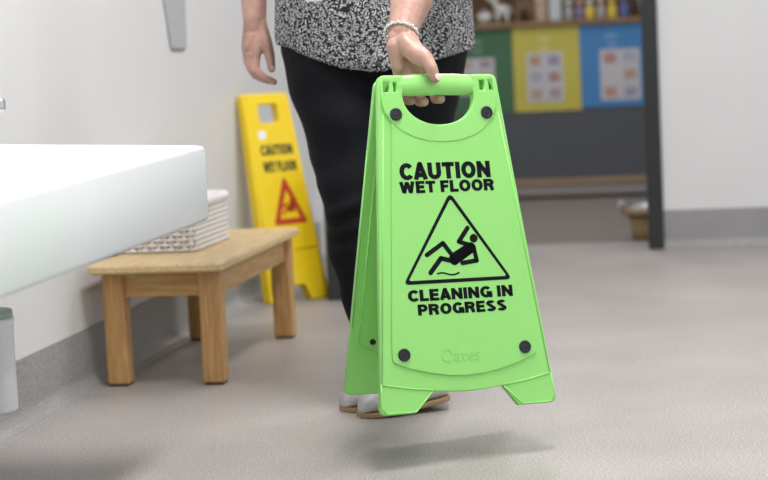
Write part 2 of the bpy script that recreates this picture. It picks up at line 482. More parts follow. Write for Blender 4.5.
FIELD = rounded([(40, -112), (0, -115), (-40, -112), (-80, -104), (-104, -86), (-146, -505), (-148, -545), (-110, -560), (-70, -570), (-35, -576), (0, -578), (35, -576), (70, -570), (110, -560), (148, -545), (146, -505), (104, -86), (80, -104)],
                [0, 0, 0, 0, 6, 60, 12, 0, 0, 0, 0, 0, 0, 0, 12, 60, 6, 0])

sign = empty('wet_floor_sign', SIGN_T)
sign.rotation_mode = 'QUATERNION'; sign.rotation_quaternion = SIGN_R.to_quaternion()
tag(sign, 'bright green folding caution sign with black lettering, held by its handle above the floor', 'caution sign')

def rivet(parent, u, v, r, yf, back=False):
    bm = bmesh.new()
    q = Matrix.Rotation(R(90), 3, 'X')     # z -> -y
    lathe(bm, [(0, 0), (r, 0), (r, .0022), (r*.93, .0034), (r*.62, .0036), (r*.58, .0030), (r*.3, .0030), (r*.25, .0036), (0, .0036)], (u, yf, v), 24, q)
    return obj('rivet', bm, M_RIVET, parent)

def handle_bar(parent):
    bm = bmesh.new(); rings = []
    for i in range(41):
        t = i/40; u = -88 + 168*t
        e = max(0.0, min(1.0, min(t, 1-t)/.28)); e = e*e*(3-2*e)
        c = math.sin(math.pi*t)
        ring = []
        for k in range(28):
            a = 2*math.pi*k/28
            ca, sa = math.cos(a), math.sin(a)
            ring.append(Vector((u*mm, (7.0 - (11.6 + 3.6*e)*math.copysign(abs(ca)**.9, ca))*mm, (-19.6 + 1.5*c*e + (19.3+1.6*e)*math.copysign(abs(sa)**.9, sa))*mm)))
        rings.append(ring)
    loft(bm, rings)
    return obj('handle_grip', bm, M_GREEN, parent, True)

# front panel: a part holding its own print, rivets and mouldings
front = flat('front_panel', [S(PLATE)]+[S(s) for s in SLOTS], 0, .013, M_GREEN, sign, .0022)
flat('handle_collar', [S(COLLAR)]+[S(s) for s in SLOTS], -.0045, .008, M_GREEN, front, .0026)
flat('raised_field', [S(FIELD)], -.0032, .006, M_GREEN, front, .0016)
handle_bar(front)
for u, v in ((-95, -77), (93, -77)): rivet(front, u*mm, v*mm, .0122, -.0043)
for u, v in ((-124, -532), (124, -532)): rivet(front, u*mm, v*mm, .0122, -.0030)
for sgn in (-1, 1):
    bm = bmesh.new()
    pts = [(175*sgn, -584), (120*sgn, -594.5), (72*sgn, -601)]
    tube(bm, [(x*mm, -.0003, y*mm) for x, y in pts], .0016, 6)
    pts = [(73*sgn, -603), (109*sgn, -638.5), (166*sgn, -638.5), (177.5*sgn, -628), (174*sgn, -584)]
    tube(bm, [(x*mm, -.0003, y*mm) for x, y in pts], .0016, 6)
    obj('foot_ridge', bm, M_GREEN, front, True)
    bm = bmesh.new()
    tube(bm, [(x*mm, -.0003, y*mm) for x, y in ((119*sgn, -75), (172*sgn, -584))], .0013, 6)
    obj('side_ridge', bm, M_GREEN, front, True)
PY = -.0036
tp = .0004
lettering('lettering', 'CAUTION', (-.0985, .089, -.203, -.171), PY, tp, M_PRINT, front)
lettering('lettering', 'WET FLOOR', (-.1015, .094, -.2285, -.206), PY, tp, M_PRINT, front)
lettering('lettering', 'CLEANING IN', (-.1055, .110, -.4335, -.412), PY, tp, M_PRINT, front)
lettering('lettering', 'PROGRESS', (-.088, .0945, -.4602, -.4395), PY, tp, M_PRINT, front)
script_text('embossed_logo', 'Oates', (-.050, .030, -.550, -.524), PY-.0004, .002, M_GREEN, front, .0)
tri_o = rounded([(0, -229), (-112, -401.5), (112, -401.5)], [9, 7, 7], 6)
tri_i = rounded([(0, -241.5), (-101, -394.5), (101, -394.5)], [4, 3, 3], 5)
flat('warning_triangle', [S(tri_o), S(tri_i)], PY, tp, M_PRINT, front)
def stick(bm, pts, w, yf=PY):
    """flat rounded stroke"""
    for (x0, y0), (x1, y1) in zip(pts[:-1], pts[1:]):
        d = Vector((x1-x0, y1-y0)); L = d.length; d.normalize(); n = Vector((-d.y, d.x)); out = []
        for k in range(9):
            a = math.pi/2 + math.pi*k/8
            out.append(Vector((x0, y0)) + d*w*math.cos(a) + n*w*math.sin(a))
        for k in range(9):
            a = -math.pi/2 + math.pi*k/8
            out.append(Vector((x1, y1)) + d*w*math.cos(a) + n*w*math.sin(a))
        loft(bm, [[Vector((p.x*mm, yf+dy, p.y*mm)) for p in out] for dy in (0, tp)])
def falling_man(parent, m, name, T=lambda p: p, w=1.0, yf=PY):
    bm = bmesh.new(); U = lambda L: [T(p) for p in L]
    stick(bm, U([(40.0, -319.5), (40.3, -319.2)]), 8.2*w, yf)
    stick(bm, U([(29.5, -299), (9, -324.5), (36, -334)]), 4.4*w, yf)
    stick(bm, U([(38, -335), (42, -362), (12, -365.5)]), 4.4*w, yf)
    stick(bm, U([(32, -337), (-4, -356)]), 10.5*w, yf)
    stick(bm, U([(28, -341), (-4, -360)]), 9.0*w, yf)
    stick(bm, U([(-6, -352), (-24, -326), (-59, -347)]), 4.4*w, yf)
    stick(bm, U([(0, -363), (-31, -354.5), (-55, -381)]), 4.6*w, yf)
    return obj(name, bm, m, parent)
falling_man(front, M_PRINT, 'falling_figure')
bm = bmesh.new()
sq = [(-41+44*t, -384.5 + 2.4*math.sin(t*2*math.pi*1.0+.4)) for t in [i/10 for i in range(11)]]
stick(bm, sq, 1.5); obj('slip_mark', bm, M_PRINT, front)

# rear panel, hinged behind the top, seen on its inner side
rear = empty('hinge_pivot'); rear.parent = sign; rear.location = (0, .030, 0)
PLATE_B = PLATE[:-len(NOTCH)] + [(x*1.14, y*1.10) for x, y in NOTCH]
back = flat('rear_panel', [S(PLATE_B)], -.0085, .012, M_GREEN, None, .0022)
bpy.data.objects.remove(rear)
back.parent = sign
back.location = (.002, .028, -.004)
back.rotation_euler = (R(16.0), 0, R(0)); back.scale = (1, 1, .948)
bm = bmesh.new()
F2 = [(-.1175, -.0085, -.14), (-.150, -.0085, -.50), (-.151, -.0085, -.535), (-.110, -.0085, -.556), (0, -.0085, -.575), (.110, -.0085, -.556), (.151, -.0085, -.535), (.150, -.0085, -.50), (.1175, -.0085, -.14)]
tube(bm, F2, .0022, 6); obj('inner_ridge', bm, M_GREEN, back, True)
bm = bmesh.new()
tube(bm, [(-.138, -.0085, -.14), (-.166, -.0085, -.50)], .0018, 6); obj('side_ridge', bm, M_GREEN, back, True)
for u, v in ((-124, -532), (124, -532)): rivet(back, u*mm, v*mm, .006, -.0085)
# hinge blocks joining both panels under the handle
for u in (-.066, .058):
    bm = bmesh.new(); box(bm, u-.012, u+.012, .014, .026, -.036, -.012, .003)
    obj('hinge', bm, M_GREEN, sign)

# ------------------------------------------------------------------ yellow sign by the wall
ys = empty('wet_floor_sign', (-1.352, 6.115, 0.0))
ys.rotation_mode = 'QUATERNION'
lean = R(12.5)
ys.rotation_quaternion = (Matrix.Rotation(R(46), 3, 'Z') @ Matrix.Rotation(-lean, 3, 'X')).to_quaternion()
tag(ys, 'yellow caution sign with red triangle leaning behind the wooden bench', 'caution sign')
YP = rounded([(-.090, .668), (-.112, 0), (-.050, 0), (-.030, .05), (.030, .05), (.046, 0), (.112, 0), (.083, .668)], [.018, .006, .004, .02, .02, .004, .006, .018])
YH = rounded([(-.036, .572), (.036, .572), (.036, .632), (-.036, .632)], .01)
yf = flat('front_panel', [YP, YH], -.010, .02, M_YELLOW, ys, .004)
YB = rounded([(-.125, .52), (-.150, .03), (.150, .03), (.125, .52)], .01)
bm = bmesh.new(); tube(bm, [(-.080, -.0105, .655), (-.101, -.0105, .02)], .004, 6); tube(bm, [(.073, -.0105, .655), (.101, -.0105, .02)], .004, 6)
obj('edge_ridge', bm, M_YELLOW, yf, True)
bm = bmesh.new(); tube(bm, [(-.098, -.0105, .165), (.098, -.0105, .165)], .003, 6)
obj('cross_ridge', bm, M_YELLOW, yf, True)
lettering('lettering', 'CAUTION', (-.054, .066, .468, .502), -.0108, .0006, M_YPRINT, yf)
lettering('lettering', 'WET FLOOR', (-.054, .070, .414, .447), -.0108, .0006, M_YPRINT, yf)
flat('warning_triangle', [rounded([(0.014, .404), (-.050, .244), (.078, .244)], .010), rounded([(0.014, .356), (-.024, .262), (.052, .262)], .004)], -.0108, .0006, M_RED, yf)
falling_man(yf, M_RED, 'falling_figure', lambda p: (p[0]*.44+16, (p[1]+330)*.62+308), .75, -.0108)
flat('sticker', [rounded([(-.052, .520), (-.026, .520), (-.026, .548), (-.052, .548)], .004)], -.0108, .0006, M_PVC, yf)
yb = flat('rear_panel', [YP, YH], -.010, .02, M_YELLOW, ys, .004)
yb.location = (0, .024, .004); yb.rotation_euler = (R(0.8), 0, 0)

# ------------------------------------------------------------------ wooden bench
BX0, BX1, BY0, BY1, BZ = -1.512, -1.180, 4.515, 5.395, 0.297
bench = empty('step_bench', ((BX0+BX1)/2, (BY0+BY1)/2, 0)); tag(bench, 'low pine bench with square legs standing against the left wall', 'bench')
def onb(o): return rel(o, bench)
pl = rounded([(BX0, BY0), (BX1, BY0), (BX1, BY1), (BX0, BY1)], .022, 5)
bm = bmesh.new()
z0, z1, b = BZ-.022, BZ, .005
def inset(pl, d):
    cx = (BX0+BX1)/2; cy = (BY0+BY1)/2
    return [(x - d*math.copysign(1, x-cx), y - d*math.copysign(1, y-cy)) for x, y in pl]
loft(bm, [[Vector((x, y, z)) for x, y in q] for q, z in ((inset(pl, b), z0), (pl, z0+b), (pl, z1-b), (inset(pl, b), z1))])
onb(obj('top', bm, M_PTOP))
L = .053
for (lx, ly) in ((-1.489, 4.56), (-1.253, 4.56), (-1.246, 5.295), (-1.487, 5.295)):
    bm = bmesh.new(); box(bm, lx, lx+L, ly, ly+L, 0.004, z0, .006); onb(obj('leg', bm, M_PINE_Z))
    bm = bmesh.new(); box(bm, lx+.004, lx+L-.004, ly+.004, ly+L-.004, 0, .004); onb(obj('foot_pad', bm, M_RIVET))
onb(bx('apron', -1.447, -1.253, 4.572, 4.592, z0-.062, z0, M_PINE_X, None, .003))
onb(bx('apron', -1.447, -1.253, 5.32, 5.34, z0-.062, z0, M_PINE_X, None, .003))
onb(bx('apron', -1.225, -1.205, 4.618, 5.295, z0-.062, z0, M_PINE, None, .003))
onb(bx('apron', -1.495, -1.475, 4.618, 5.295, z0-.062, z0, M_PINE, None, .003))

# ------------------------------------------------------------------ white wicker basket
bk = empty('wicker_basket', (-1.415, 4.95, BZ)); tag(bk, 'white woven wicker basket standing on the wooden bench', 'basket')
KW, KL, KH = .098, .168, .123      # half width, half length, height
def rrect(hw, hl, r, n=6):
    out = []
    for cx, cy, a0 in ((hw-r, hl-r, 0), (-hw+r, hl-r, 90), (-hw+r, -hl+r, 180), (hw-r, -hl+r, 270)):
        for k in range(n+1):
            a = R(a0+90*k/n); out.append((cx+r*math.cos(a), cy+r*math.sin(a)))
    return out
def resample(pts, step):
    P = [Vector(p) for p in pts]; P.append(P[0]); out = []; acc = 0.0
    tot = sum((P[i+1]-P[i]).length for i in range(len(P)-1)); n = int(round(tot/step/2))*2; step = tot/n
    for i in range(len(P)-1):
        d = (P[i+1]-P[i]); L_ = d.length; s = -acc
        while s + step <= L_ + 1e-9 or (acc == 0 and s == 0 and not out):
            if not out: out.append(P[0].copy()); s = 0
            s += step
            if s > L_: s -= step; break
            out.append(P[i]+d*(s/L_))
        acc = L_ - s
    return out[:n]
base = resample(rrect(KW, KL, .02), .0165)
nst = len(base)
nrm = []
for i in range(nst):
    t = base[(i+1) % nst]-base[i-1]; nrm.append(Vector((t.y, -t.x)).normalized())
bm = bmesh.new()
q = rrect(KW-.008, KL-.008, .015)
loft(bm, [[Vector((x, y, z)) for x, y in q] for z in (.002, KH-.015)]); obj('liner', bm, M_WICKIN, bk)
rows = 9
for r_ in range(rows):
    z = .006+r_*(KH-.022)/(rows-1)
    bm = bmesh.new()
    pts = []
    for i in range(nst):
        s_ = 1 if (i+r_) % 2 == 0 else -1
        p = base[i] + nrm[i]*(.0062*s_); pts.append(Vector((p.x, p.y, z)))
    tube(bm, pts, .0052, 6, True); obj('weaver', bm, M_WICKER, bk, True)
bm0 = bmesh.new(); tube(bm0, [(0, 0, .002), (0, 0, KH-.006)], .0042, 5); me0 = bpy.data.meshes.new('stake'); bm0.to_mesh(me0); bm0.free()
for i in range(0, nst):
    link('stake', me0, None if i else M_WICKER, bk, False, (base[i].x, base[i].y, 0))
bm = bmesh.new()
rr_ = resample(rrect(KW+.001, KL+.001, .02), .006)
for ph in (0, math.pi):
    n_ = len(rr_); pts = []
    for i, p in enumerate(rr_):
        t = rr_[(i+1) % n_]-rr_[i-1]; nn = Vector((t.y, -t.x)).normalized(); a = i*.55+ph
        pts.append(Vector((p.x+nn.x*.004*math.cos(a), p.y+nn.y*.004*math.cos(a), KH-.006+.004*math.sin(a))))
    tube(bm, pts, .0095, 7, True)
obj('rim', bm, M_WICKER, bk, True)
bm = bmesh.new()
q = rrect(KW-.004, KL-.004, .02)
loft(bm, [[Vector((x*s, y*s, z)) for x, y in q] for s, z in ((1, KH-.016), (1, KH-.004), (.97, KH+.001))]); obj('lid_panel', bm, M_WICKER, bk)

# ------------------------------------------------------------------ washbasin, tap and trap
basin = empty('washbasin', (-1.27, 3.0, 0.46)); tag(basin, 'long white ceramic trough washbasin fixed to the left wall', 'washbasin')
X0, X1, Y0, Y1 = WX+.001, -.991, 2.15, 3.735
ZB = .463
def zrim(x, y):
    return .607 + .024*max(0, (X1-x)/(X1-X0)) - .013*((Y1-y)/1.1)
def ringz(d, zf, r):
    q = []
    hw, hl, cx, cy = (X1-X0)/2-d, (Y1-Y0)/2-d, (X0+X1)/2, (Y0+Y1)/2
    for x, y in rrect(hw, hl, max(r, .004), 6):
        x += cx; y += cy; q.append(Vector((x, y, zf(x, y))))
    return q
bm = bmesh.new()
sl = lambda k: (lambda x, y: ZB - .006*((Y1-y)/1.1) + k)
rings = [ringz(.03, sl(.0), .01), ringz(.008, sl(.0), .018), ringz(.002, sl(.003), .022), ringz(0, sl(.009), .024),
         ringz(0, lambda x, y: zrim(x, y)-.008, .024), ringz(.0025, lambda x, y: zrim(x, y)-.0025, .022), ringz(.008, zrim, .018),
         ringz(.016, zrim, .014), ringz(.022, lambda x, y: zrim(x, y)-.003, .03), ringz(.026, lambda x, y: zrim(x, y)-.012, .03),
         ringz(.06, lambda x, y: ZB+.045, .05), ringz(.085, lambda x, y: ZB+.03, .05), ringz(.2, lambda x, y: ZB+.02, .03)]
loft(bm, rings)
rel(obj('bowl', bm, M_CERAMIC, None, True), basin)
bm = bmesh.new(); lathe(bm, [(0, 0), (.028, 0), (.03, .004), (.022, .006), (0, .004)], (-1.3, 3.34, ZB+.018), 20)
rel(obj('drain', bm, M_CHROME, None, True), basin)

tap = empty('tap', (WX+.001, 3.160, .729)); tag(tap, 'chrome wall tap whose spout tip reaches over the basin', 'tap')
bm = bmesh.new()
q = Matrix.Rotation(R(90), 3, 'Y')
lathe(bm, [(0, 0), (.032, 0), (.032, .006), (.024, .012), (.013, .014), (.013, .02), (0, .02)], (0, 0, 0.03), 20, q)
obj('wall_flange', bm, M_CHROME, tap, True)
bm = bmesh.new()
tube(bm, [(.01, 0, .03), (.10, 0, .036), (.2, 0.01, .035), (.27, .02, .026), (.305, .025, .012), (.322, .028, -.002), (.328, .029, -.006)], .012, 14)
obj('spout', bm, M_CHROME, tap, True)
bm = bmesh.new(); lathe(bm, [(0, -.03), (.0135, -.03), (.0145, -.026), (.0145, -.012), (.012, -.008), (0, -.008)], (.331, .03, .002), 18)
obj('aerator', bm, M_CHROME, tap, True)
bm = bmesh.new(); tube(bm, [(.03, 0, .04), (.03, 0, .075), (.05, 0, .08), (.10, 0, .085)], .007, 10); obj('lever', bm, M_CHROME, tap, True)

trap = empty('bottle_trap', (-1.322, 3.385, .157)); tag(trap, 'white plastic bottle trap with a green ring under the basin', 'pipe')
bm = bmesh.new(); lathe(bm, [(0, 0), (.040, 0), (.045, .006), (.045, .155), (.047, .158), (.047, .17), (0, .17)], (0, 0, 0.0), 28); obj('body', bm, M_PVC, trap, True)
bm = bmesh.new(); lathe(bm, [(0, .17), (.044, .17), (.045, .173), (.045, .182), (.043, .185), (0, .185)], (0, 0, 0), 28); obj('nut_ring', bm, M_RING, trap)
bm = bmesh.new(); lathe(bm, [(0, .185), (.02, .185), (.02, .298), (0, .298)], (0, 0, 0), 20); obj('tail_pipe', bm, M_PVC, trap, True)
bm = bmesh.new(); tube(bm, [(0, 0, .13), (-.1, 0, .13), (-.216, 0, .13)], .019, 14); obj('outlet_pipe', bm, M_PVC, trap, True)

# grey strip put in for a soft shadow on the wall above the bench
tw = empty('shadow_strip', (WX, 5.52, .8)); tag(tw, 'thin grey strip standing in for a soft shadow high on the pale wall above the bench', 'painted shadow')
M_SHADOW = mat('shadow_grey', (0.43, 0.455, 0.455), rough=0.8)
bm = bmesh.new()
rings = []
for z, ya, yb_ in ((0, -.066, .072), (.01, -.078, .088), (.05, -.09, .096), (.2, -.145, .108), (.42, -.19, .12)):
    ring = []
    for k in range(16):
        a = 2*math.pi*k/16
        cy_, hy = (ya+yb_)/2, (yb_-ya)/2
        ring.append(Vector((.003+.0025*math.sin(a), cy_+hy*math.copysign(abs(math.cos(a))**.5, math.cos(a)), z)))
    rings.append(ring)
loft(bm, rings); obj('shadow_sheet', bm, M_SHADOW, tw, True)
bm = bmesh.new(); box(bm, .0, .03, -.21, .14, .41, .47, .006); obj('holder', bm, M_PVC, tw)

# ------------------------------------------------------------------ next room: cabinet, posters, toys, bucket
CY = 9.9
M_FELT = mat('dark_felt', (0.088, 0.092, 0.106), rough=0.9, var=0.08, vscale=40)
M_CABW = wood('cabinet_wood', (0.20, 0.115, 0.055), (0.28, 0.17, 0.085), (1.2, 14, 14))
M_CABL = wood('cabinet_light_wood', (0.32, 0.20, 0.11), (0.40, 0.27, 0.16), (1.2, 14, 14))
M_PLINTH = mat('plinth', (0.36, 0.315, 0.30), rough=0.6)
cb = empty('shelf_cabinet', (-.95, CY, 0)); tag(cb, 'wooden shelf cabinet with dark felt front seen through the doorway', 'cabinet')
CX0, CX1 = -1.95, -.05
def onc(o): return rel(o, cb)
onc(bx('plinth', CX0, CX1, CY+.005, CY+.38, .018, .074, M_PLINTH))
onc(bx('base', CX0+.02, CX1-.02, CY+.04, CY+.36, -.002, .018, M_BLACK))  # recessed, black colour stands in for the shadow line under the plinth
onc(bx('bottom_board', CX0, CX1, CY-.015, CY+.4, .074, .098, M_CABL, None, .003))
onc(bx('felt_front', CX0+.02, CX1-.02, CY, CY+.02, .098, .852, M_FELT))
onc(bx('counter_shelf', CX0, CX1, CY-.02, CY+.42, .852, .878, M_CABW, None, .003))
onc(bx('upper_back', CX0, CX1, CY+.40, CY+.42, .878, 1.6, M_CABW))
onc(bx('side_panel', CX0-.02, CX0, CY-.02, CY+.42, 0, 1.62, M_CABW)); onc(bx('side_panel', CX1, CX1+.02, CY-.02, CY+.42, 0, 1.62, M_CABW))
onc(bx('upper_shelf', CX0, CX1, CY-.02, CY+.42, 1.22, 1.245, M_CABW)); onc(bx('top_board', CX0, CX1, CY-.02, CY+.42, 1.6, 1.62, M_CABW))

PICS = [mat('pic_%d' % i, c, rough=0.5, var=0.25, vscale=30) for i, c in enumerate([(.38, .22, .20), (.30, .28, .40), (.42, .30, .22), (.36, .36, .46), (.45, .26, .18), (.34, .26, .30)])]
M_PAPER = mat('paper', (0.50, 0.49, 0.52), rough=0.6)
def poster(x0, x1, z0, z1, col, label, ps, seed, skip=()):
    t = empty('poster', ((x0+x1)/2, CY-.004, z0)); tag(t, label, 'poster', 'posters on the felt front')
    m = mat('poster_'+label.split()[0], col, rough=0.45, var=0.04, vscale=5)
    w = x1-x0; h = z1-z0
    bm = bmesh.new(); box(bm, -w/2, w/2, 0, .004, 0, h); obj('sheet', bm, m, t)
    a0, a1, b0, b1 = ps
    bm = bmesh.new(); box(bm, -w/2+a0, -w/2+a1, -.0012, 0, b0, b1); obj('paper', bm, M_PAPER, t)
    cw = (a1-a0)/2; ch = (b1-b0)/3
    for i in range(2):
        for j in range(3):
            if (i, j) in skip: continue
            cx = -w/2+a0+cw*(i+.5); cz = b0+ch*(j+.5)
            bm = bmesh.new(); box(bm, cx-cw*.30, cx+cw*.30, -.002, -.0012, cz-ch*.30, cz+ch*.30); obj('picture', bm, PICS[(i*3+j+seed) % 6], t)
    ml = mat('faint_'+label.split()[0], [min(1, c*1.0+.10) for c in col], rough=0.5)
    bm = bmesh.new(); box(bm, -w*.12, w*.05, -.001, 0, h-.07, h-.045); box(bm, -w*.10, w*.05, -.001, 0, h-.11, h-.09); obj('title', bm, ml, t)
poster(-1.38, -1.047, .430, .846, (0.045, 0.135, 0.062), 'green poster with a white picture sheet beside the yellow poster', (.06, .24, .10, .28), 0)
poster(-1.045, -.716, .436, .848, (0.52, 0.45, 0.075), 'yellow poster with a white picture sheet between green and blue', (.065, .245, .045, .29), 2)
poster(-.714, -.385, .446, .848, (0.05, 0.21, 0.47), 'blue poster with a white picture sheet nearest the door jamb', (.095, .29, .03, .28), 4, ((0, 1),))

SZ = .878
def toy(name, label, build, x, y=CY+.10, cat='toy'):
    t = empty(name, (x, y, SZ)); tag(t, label, cat, 'toys on the cabinet shelf'); build(t); return t
TM = {k: mat('toy_'+k, c, rough=0.45) for k, c in dict(white=(.62, .60, .58), beige=(.46, .33, .23), pale=(.50, .55, .58), yellow=(.65, .50, .06), purple=(.20, .16, .30), blue=(.09, .13, .34), grey=(.36, .35, .36), brown=(.17, .09, .045), red=(.25, .08, .06), skin=(.55, .38, .28)).items()}
def animal(m):
    def f(t):
        bm = bmesh.new()
        ball(bm, (0, 0, .065), .03, 12, (1.35, .9, 1.0)); obj('body', bm, m, t, True)
        for dx in (-.024, .024):
            for dy in (-.014, .014):
                bm = bmesh.new(); tube(bm, [(dx, dy, .05), (dx, dy, .0)], [.010, .008], 8); obj('leg', bm, m, t, True)
        bm = bmesh.new(); tube(bm, [(-.025, 0, .075), (-.04, 0, .115)], [.018, .014], 10); ball(bm, (-.05, 0, .125), .02, 12, (1.4, .9, .9)); obj('head', bm, m, t, True)
        bm = bmesh.new(); tube(bm, [(.038, 0, .075), (.052, 0, .05)], [.006, .004], 6); obj('tail', bm, m, t, True)
        for dy in (-.009, .009):
            bm = bmesh.new(); ball(bm, (-.044, dy, .143), .007, 8, (.6, .6, 1.4)); obj('ear', bm, m, t, True)
    return f
def arch(m):
    def f(t):
        out = [(-.045, 0), (-.045, .11), (.045, .11), (.045, 0), (.026, 0)]
        out += [(.026*math.cos(R(a)), .04+.026*math.sin(R(a))) for a in range(0, 181, 20)] + [(-.026, 0)]
        flat('arch_block', [out], -.03, .06, m, t, .002)
    return f
def block(m, w, h, d=.06):
    def f(t):
        bm = bmesh.new(); box(bm, -w/2, w/2, -d/2, d/2, 0, h, .004); obj('body', bm, m, t)
        bm = bmesh.new(); box(bm, -w/2-.002, w/2+.002, -d/2-.002, d/2+.002, h*.86, h*.97, .002); obj('lid', bm, TM['white'], t)
    return f
def doll(mb, mh, mk, h=.11):
    def f(t):
        bm = bmesh.new(); lathe(bm, [(0, 0), (.024, 0), (.026, .01), (.02, h*.45), (.012, h*.62), (0, h*.62)], (0, 0, 0), 14); obj('body', bm, mb, t, True)
        bm = bmesh.new(); ball(bm, (0, 0, h*.78), h*.18, 12); obj('head', bm, mh, t, True)
        bm = bmesh.new(); ball(bm, (0, .004, h*.84), h*.185, 12, (1, 1, .8)); obj('hair', bm, mk, t, True)
        for s in (-1, 1):
            bm = bmesh.new(); tube(bm, [(s*.013, 0, h*.55), (s*.021, -.012, h*.33)], [.006, .005], 8); obj('arm', bm, mb, t, True)
    return f
toy('toy_horse', 'white toy horse at the left end of the cabinet shelf', animal(TM['white']), -1.10)
toy('toy_pot', 'small grey rounded pot beside the white toy horse', lambda t: [obj('bowl', (lambda b: (lathe(b, [(0, 0), (.025, 0), (.038, .03), (.036, .05), (.03, .052), (0, .045)], (0, 0, 0), 18), b)[1])(bmesh.new()), TM['white'], t, True), obj('lid', (lambda b: (lathe(b, [(0, .05), (.03, .052), (.018, .066), (0, .07)], (0, 0, 0), 18), b)[1])(bmesh.new()), TM['grey'], t, True)], -1.19)
toy('toy_arch', 'brown wooden arch block on the cabinet shelf', arch(TM['brown']), -.985)
toy('toy_block', 'beige upright block next to the wooden arch', block(TM['beige'], .055, .13), -.905)
toy('toy_box', 'pale blue box standing on the cabinet shelf', block(TM['pale'], .06, .125), -.835)
toy('toy_doll', 'grey and white toy figure beside the pale blue box', doll(TM['grey'], TM['white'], TM['pale']), -.77)
toy('toy_doll', 'purple toy figure with brown hair on the shelf', doll(TM['purple'], TM['skin'], TM['brown']), -.715)
toy('toy_doll', 'yellow toy figure left of the middle of the shelf', doll(TM['yellow'], TM['white'], TM['purple']), -.665)
toy('toy_doll', 'grey toy figure between the two yellow ones', doll(TM['grey'], TM['skin'], TM['white']), -.61)
toy('toy_doll', 'yellow toy figure beside the blue one on the shelf', doll(TM['yellow'], TM['yellow'], TM['purple']), -.555)
toy('toy_doll', 'blue toy figure on the cabinet shelf', doll(TM['blue'], TM['purple'], TM['blue'], .12), -.495)
toy('toy_dog', 'grey toy dog at the right end of the cabinet shelf', animal(TM['grey']), -.385)

# dark bin standing by the wall behind the person
M_BIN = mat('dark_bin', (0.040, 0.041, 0.045), rough=0.45)
wb = empty('waste_bin', (-1.145, 6.215, 0)); tag(wb, 'dark grey upright waste bin standing beside the yellow sign', 'bin')
bm = bmesh.new()
loft(bm, [[Vector((x*k, y*k, z)) for x, y in rrect(.115, .115, .02)] for k, z in ((.97, 0), (1, .006), (1, .40), (.98, .404), (.93, .404), (.92, .38))])
obj('body', bm, M_BIN, wb)
bm = bmesh.new()
loft(bm, [[Vector((x*k, y*k, z)) for x, y in rrect(.118, .118, .022)] for k, z in ((.99, .405), (1, .41), (1, .43), (.93, .442), (.5, .447))])
obj('lid', bm, M_BIN, wb)
bm = bmesh.new(); box(bm, -.04, .04, -.15, -.10, .012, .022, .003); obj('pedal', bm, M_BLACK, wb)

# bucket inside the doorway
M_TAN = mat('tan_bucket', (0.25, 0.17, 0.08), rough=0.6, var=0.15, vscale=30)
M_GLASSY = mat('clear_plastic', (0.38, 0.39, 0.41), rough=0.2)
bu = empty('bucket', (-.315, 7.76, -0.002)); tag(bu, 'tan tapered bucket with pale contents behind the door jamb', 'bucket')
bm = bmesh.new(); lathe(bm, [(0, 0), (.062, 0), (.066, .005), (.086, .105), (.078, .105), (.058, .012), (0, .012)], (0, 0, 0), 28); obj('body', bm, M_TAN, bu, True)
bm = bmesh.new(); lathe(bm, [(.084, .098), (.104, .100), (.106, .112), (.102, .122), (.084, .122), (.082, .11)], (0, 0, 0), 28); obj('rim', bm, M_TAN, bu, True)
bm = bmesh.new(); ball(bm, (.0, 0, .115), .08, 18, (1, 1, .42)); obj('contents', bm, M_GLASSY, bu, True)
bm = bmesh.new(); ball(bm, (-.106, -.03, .140), .016, 14); tube(bm, [(-.103, -.028, .118), (-.106, -.03, .14)], .006, 8); obj('knob', bm, M_GLASSY, bu, True)

# ------------------------------------------------------------------ person
P0 = Vector((-0.758, 4.352, 0)); RV = Vector((.9857, .1684, 0)); FV = Vector((.1684, -.9857, 0))
def Bp(r, f, z): return Vector((P0.x, P0.y, 0)) + RV*r + FV*f + Vector((0, 0, z))
person = empty('person', (P0.x, P0.y, 0))
tag(person, 'person in black trousers and speckled grey blouse carrying the green sign', 'person')
def onp(o): return rel(o, person)

bm = bmesh.new()
px = lambda x, y, d: at(x, y, d)
# legs and trunk under the clothes
chain(bm, [px(335, 55, 4.40), px(352, 200, 4.35), px(368, 290, 4.37), px(394, 378, 4.38)], [.075, .05, .046, .034])
chain(bm, [px(420, 55, 4.40), px(408, 200, 4.36), px(415, 290, 4.36), px(430, 380, 4.33)], [.075, .05, .046, .034])
for i, a in enumerate([(.80, .12), (.95, .11), (1.1, .115), (1.25, .11)]):
    ball(bm, Bp(0, 0, a[0]), a[1], 16, (1.15, .8, 1.0))
caps(bm, Bp(0, 0, .8), Bp(0, -.01, 1.27), .10, .09)
caps(bm, Bp(-.14, -.01, 1.33), Bp(.14, -.01, 1.33), .05, .05)
caps(bm, Bp(0, -.01, 1.32), Bp(0, .01, 1.46), .052, .048)
# head with features
HC = Bp(0, .02, 1.545)
hr = Matrix((RV, FV, Vector((0, 0, 1)))).transposed()
ball(bm, HC, .1, 20, (.76, .95, 1.08), hr)
ball(bm, HC + FV*.035 - Vector((0, 0, .062)), .062, 16, (.9, .95, .9), hr)
caps(bm, HC + FV*.092 + Vector((0, 0, .008)), HC + FV*.108 - Vector((0, 0, .028)), .007, .012)
caps(bm, HC + FV*.088 - RV*.02 - Vector((0, 0, .060)), HC + FV*.088 + RV*.02 - Vector((0, 0, .060)), .008, .008)
for s in (-1, 1):
    ball(bm, HC + RV*.078*s - Vector((0, 0, .015)), .03, 12, (.3, .6, 1), hr)
    caps(bm, HC + FV*.088 + RV*.018*s + Vector((0, 0, .022)), HC + FV*.078 + RV*.048*s + Vector((0, 0, .024)), .008, .007)
